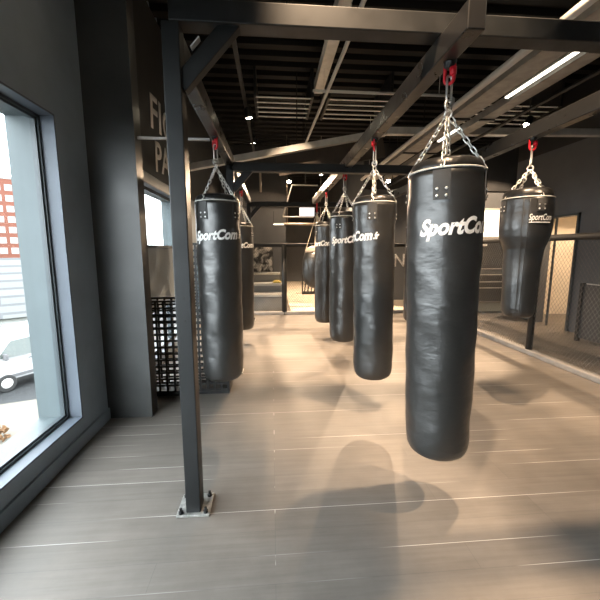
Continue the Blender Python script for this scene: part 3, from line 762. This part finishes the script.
# van: length along local +Y (rear) -> front at local y=0
van = thing('van', 'white delivery van parked outside the big window', 'van', (-11.62, 12.95, G), A)
body = [(0.0, 0.42), (0.0, 0.95), (0.12, 1.12), (0.85, 1.32), (1.45, 2.02), (1.75, 2.12), (4.9, 2.12), (5.0, 2.0), (5.05, 0.42)]
mb = MB()
vs = [[mb.bm.verts.new((sx * (0.95 if z < 1.35 else 0.95 - 0.10 * (z - 1.35) / 0.8), y, z)) for (y, z) in body] for sx in (-1, 1)]
mb.bm.faces.new(vs[0]); mb.bm.faces.new(vs[1][::-1])
for i in range(len(body)):
    j = (i + 1) % len(body); mb.bm.faces.new((vs[0][i], vs[0][j], vs[1][j], vs[1][i]))
mb.bevel(0.05, 2).build('body', M['vanwhite'], van)
mb = MB()
rf = [(1.9, 2.1), (2.05, 2.30), (4.7, 2.30), (4.85, 2.1)]
vs = [[mb.bm.verts.new((sx * 0.78, y, z)) for (y, z) in rf] for sx in (-1, 1)]
mb.bm.faces.new(vs[0]); mb.bm.faces.new(vs[1][::-1])
for i in range(4):
    j = (i + 1) % 4; mb.bm.faces.new((vs[0][i], vs[0][j], vs[1][j], vs[1][i]))
mb.bevel(0.04, 2).build('high_roof', M['vanwhite'], van)
def vpoly(pts, x, th=0.02):
    mb = MB(); f = [mb.bm.verts.new((x + (-0.08 if z > 1.7 else -0.02 if z > 1.35 else 0.0), y, z)) for y, z in pts]; b2 = [mb.bm.verts.new(v.co + Vector((-th, 0, 0))) for v in f]
    mb.bm.faces.new(f); mb.bm.faces.new(b2[::-1])
    for i in range(len(f)):
        j = (i + 1) % len(f); mb.bm.faces.new((f[i], f[j], b2[j], b2[i]))
    return mb
vpoly([(0.98, 1.33), (1.50, 1.92), (2.15, 1.95), (2.12, 1.30)], 0.975).build('side_window', M['vanglass'], van)
mb = MB().bar((0, 0.93, 1.42), (0, 1.43, 1.98), 1.55, 0.03, (0, -0.7, 0.7)).build('windscreen', M['vanglass'], van)
MB().box(0.93, 0.965, 0.1, 5.0, 0.50, 0.62).build('side_moulding', M['trimgrey'], van)
MB().box(0.95, 0.985, 2.0, 2.2, 1.12, 1.16).build('door_handle', M['trimgrey'], van)
MB().box(0.95, 1.16, 1.15, 1.27, 1.25, 1.50).bevel(0.03).build('mirror', M['trimgrey'], van)
MB().box(-0.9, 0.9, -0.06, 0.1, 0.38, 0.62).bevel(0.03).build('bumper', M['trimgrey'], van)
for sx in (-1, 1):
    for yy in (1.2, 4.1):
        w_ = MB().tube([(sx * 0.80, yy, 0.33), (sx * 0.97, yy, 0.33)], 0.33, 24, smooth=False).bevel(0.02).build('wheel', M['rubber'], van)
        MB().tube([(sx * 0.965, yy, 0.33), (sx * 0.985, yy, 0.33)], [0.2, 0.17], 20, smooth=False).build('hubcap', M['galv'], w_)
# long low building with slate roof and white wall
A2 = -math.radians(38)
sh = thing('slate_roof_building', 'long low building with grey slate roof and white wall outside', 'building', (-18.4, 24.6, G), math.radians(37))
MB().box(-30, 9, 0, 8, 0, 0.85).build('wall', M['whitewall'], sh)
mb = MB()
mb.bar((-10.5, -0.3, 0.75), (-10.5, 4.5, 4.75), 40, 0.12).build('roof_slope', M['slate'], sh)
MB().bar((-10.5, 8.3, 0.75), (-10.5, 4.4, 4.75), 40, 0.12).build('roof_slope', M['slate'], sh)
# brick apartment block
bb = thing('brick_apartment_block', 'red brick apartment block with rows of white windows in the distance', 'building', (-77.5, 108.0, G), math.radians(37))
MB().box(-22, 12.0, 0, 12, 0, 25.6).build('wall', M['brick'], bb)
MB().box(-22.2, 12.2, -0.2, 12.2, 25.6, 26.2).build('parapet', M['whitewall'], bb)
pw = None
nw = 0
for j in range(8):
    for i in range(12):
        if nw >= 100: break
        x = 10.0 - i * 2.55; z = 22.3 - j * 3.0
        if pw is None:
            w_ = MB().box(-0.85, 0.85, -0.06, 0.02, 0, 1.75).build('window', M['whitewall'], bb)
            p_ = MB().box(-0.72, -0.06, -0.08, -0.06, 0.12, 1.62).box(0.06, 0.72, -0.08, -0.06, 0.12, 1.62).build('pane', mat('pale_pane', (0.22, 0.23, 0.24), 0.2), w_)
            pw = w_
        else:
            w_ = pw.copy(); COL.objects.link(w_); q = p_.copy(); COL.objects.link(q); q.parent = w_
        w_.location = (x, 0, z); nw += 1
# dry plant bed in the pavement
pl = MB()
for k in range(90):
    a = random.uniform(0, 2 * PI); r_ = 0.45 * math.sqrt(random.random()); h_ = random.uniform(0.02, 0.5) * (1 - r_)
    c = Vector((r_ * math.cos(a) * 1.3, r_ * math.sin(a), h_)); s_ = random.uniform(0.04, 0.10)
    m_ = Matrix.Translation(c) @ Matrix.Rotation(random.uniform(0, PI), 4, (random.random(), random.random(), random.random() + 0.01))
    pl.box(-s_, s_, -s_ * 0.6, s_ * 0.6, -0.006, 0.006, m_)
tag(pl.build('shrub', M['leafbrown'], loc=(-8.15, 9.75, G + 0.04)), 'low brown dry shrub on the pale pavement outside', 'shrub')

# ------------------------------------------------------------------ daylight
w = bpy.data.worlds.new('sky'); S.world = w; w.use_nodes = True
nt = w.node_tree; bg = nt.nodes['Background']
bg.inputs['Color'].default_value = (0.92, 0.965, 1.0, 1); bg.inputs['Strength'].default_value = 6.8

# ------------------------------------------------------------------ camera
cd = bpy.data.cameras.new('camera'); cam = bpy.data.objects.new('camera', cd); COL.objects.link(cam)
cd.sensor_width = 36; cd.lens = 345 / 600 * 36; cd.clip_start = 0.05; cd.clip_end = 400
cam.location = (0, 0, 1.5); cam.rotation_euler = (math.radians(90 - 8.2463), 0, -math.radians(4.592))
S.camera = cam
S.view_settings.view_transform = 'Standard'; S.view_settings.look = 'None'
S.view_settings.exposure = 0.85; S.view_settings.gamma = 1.0; S.view_settings.use_curve_mapping = False
S.cycles.use_denoising = True
S.cycles.max_bounces = 8; S.cycles.diffuse_bounces = 4; S.cycles.transparent_max_bounces = 12
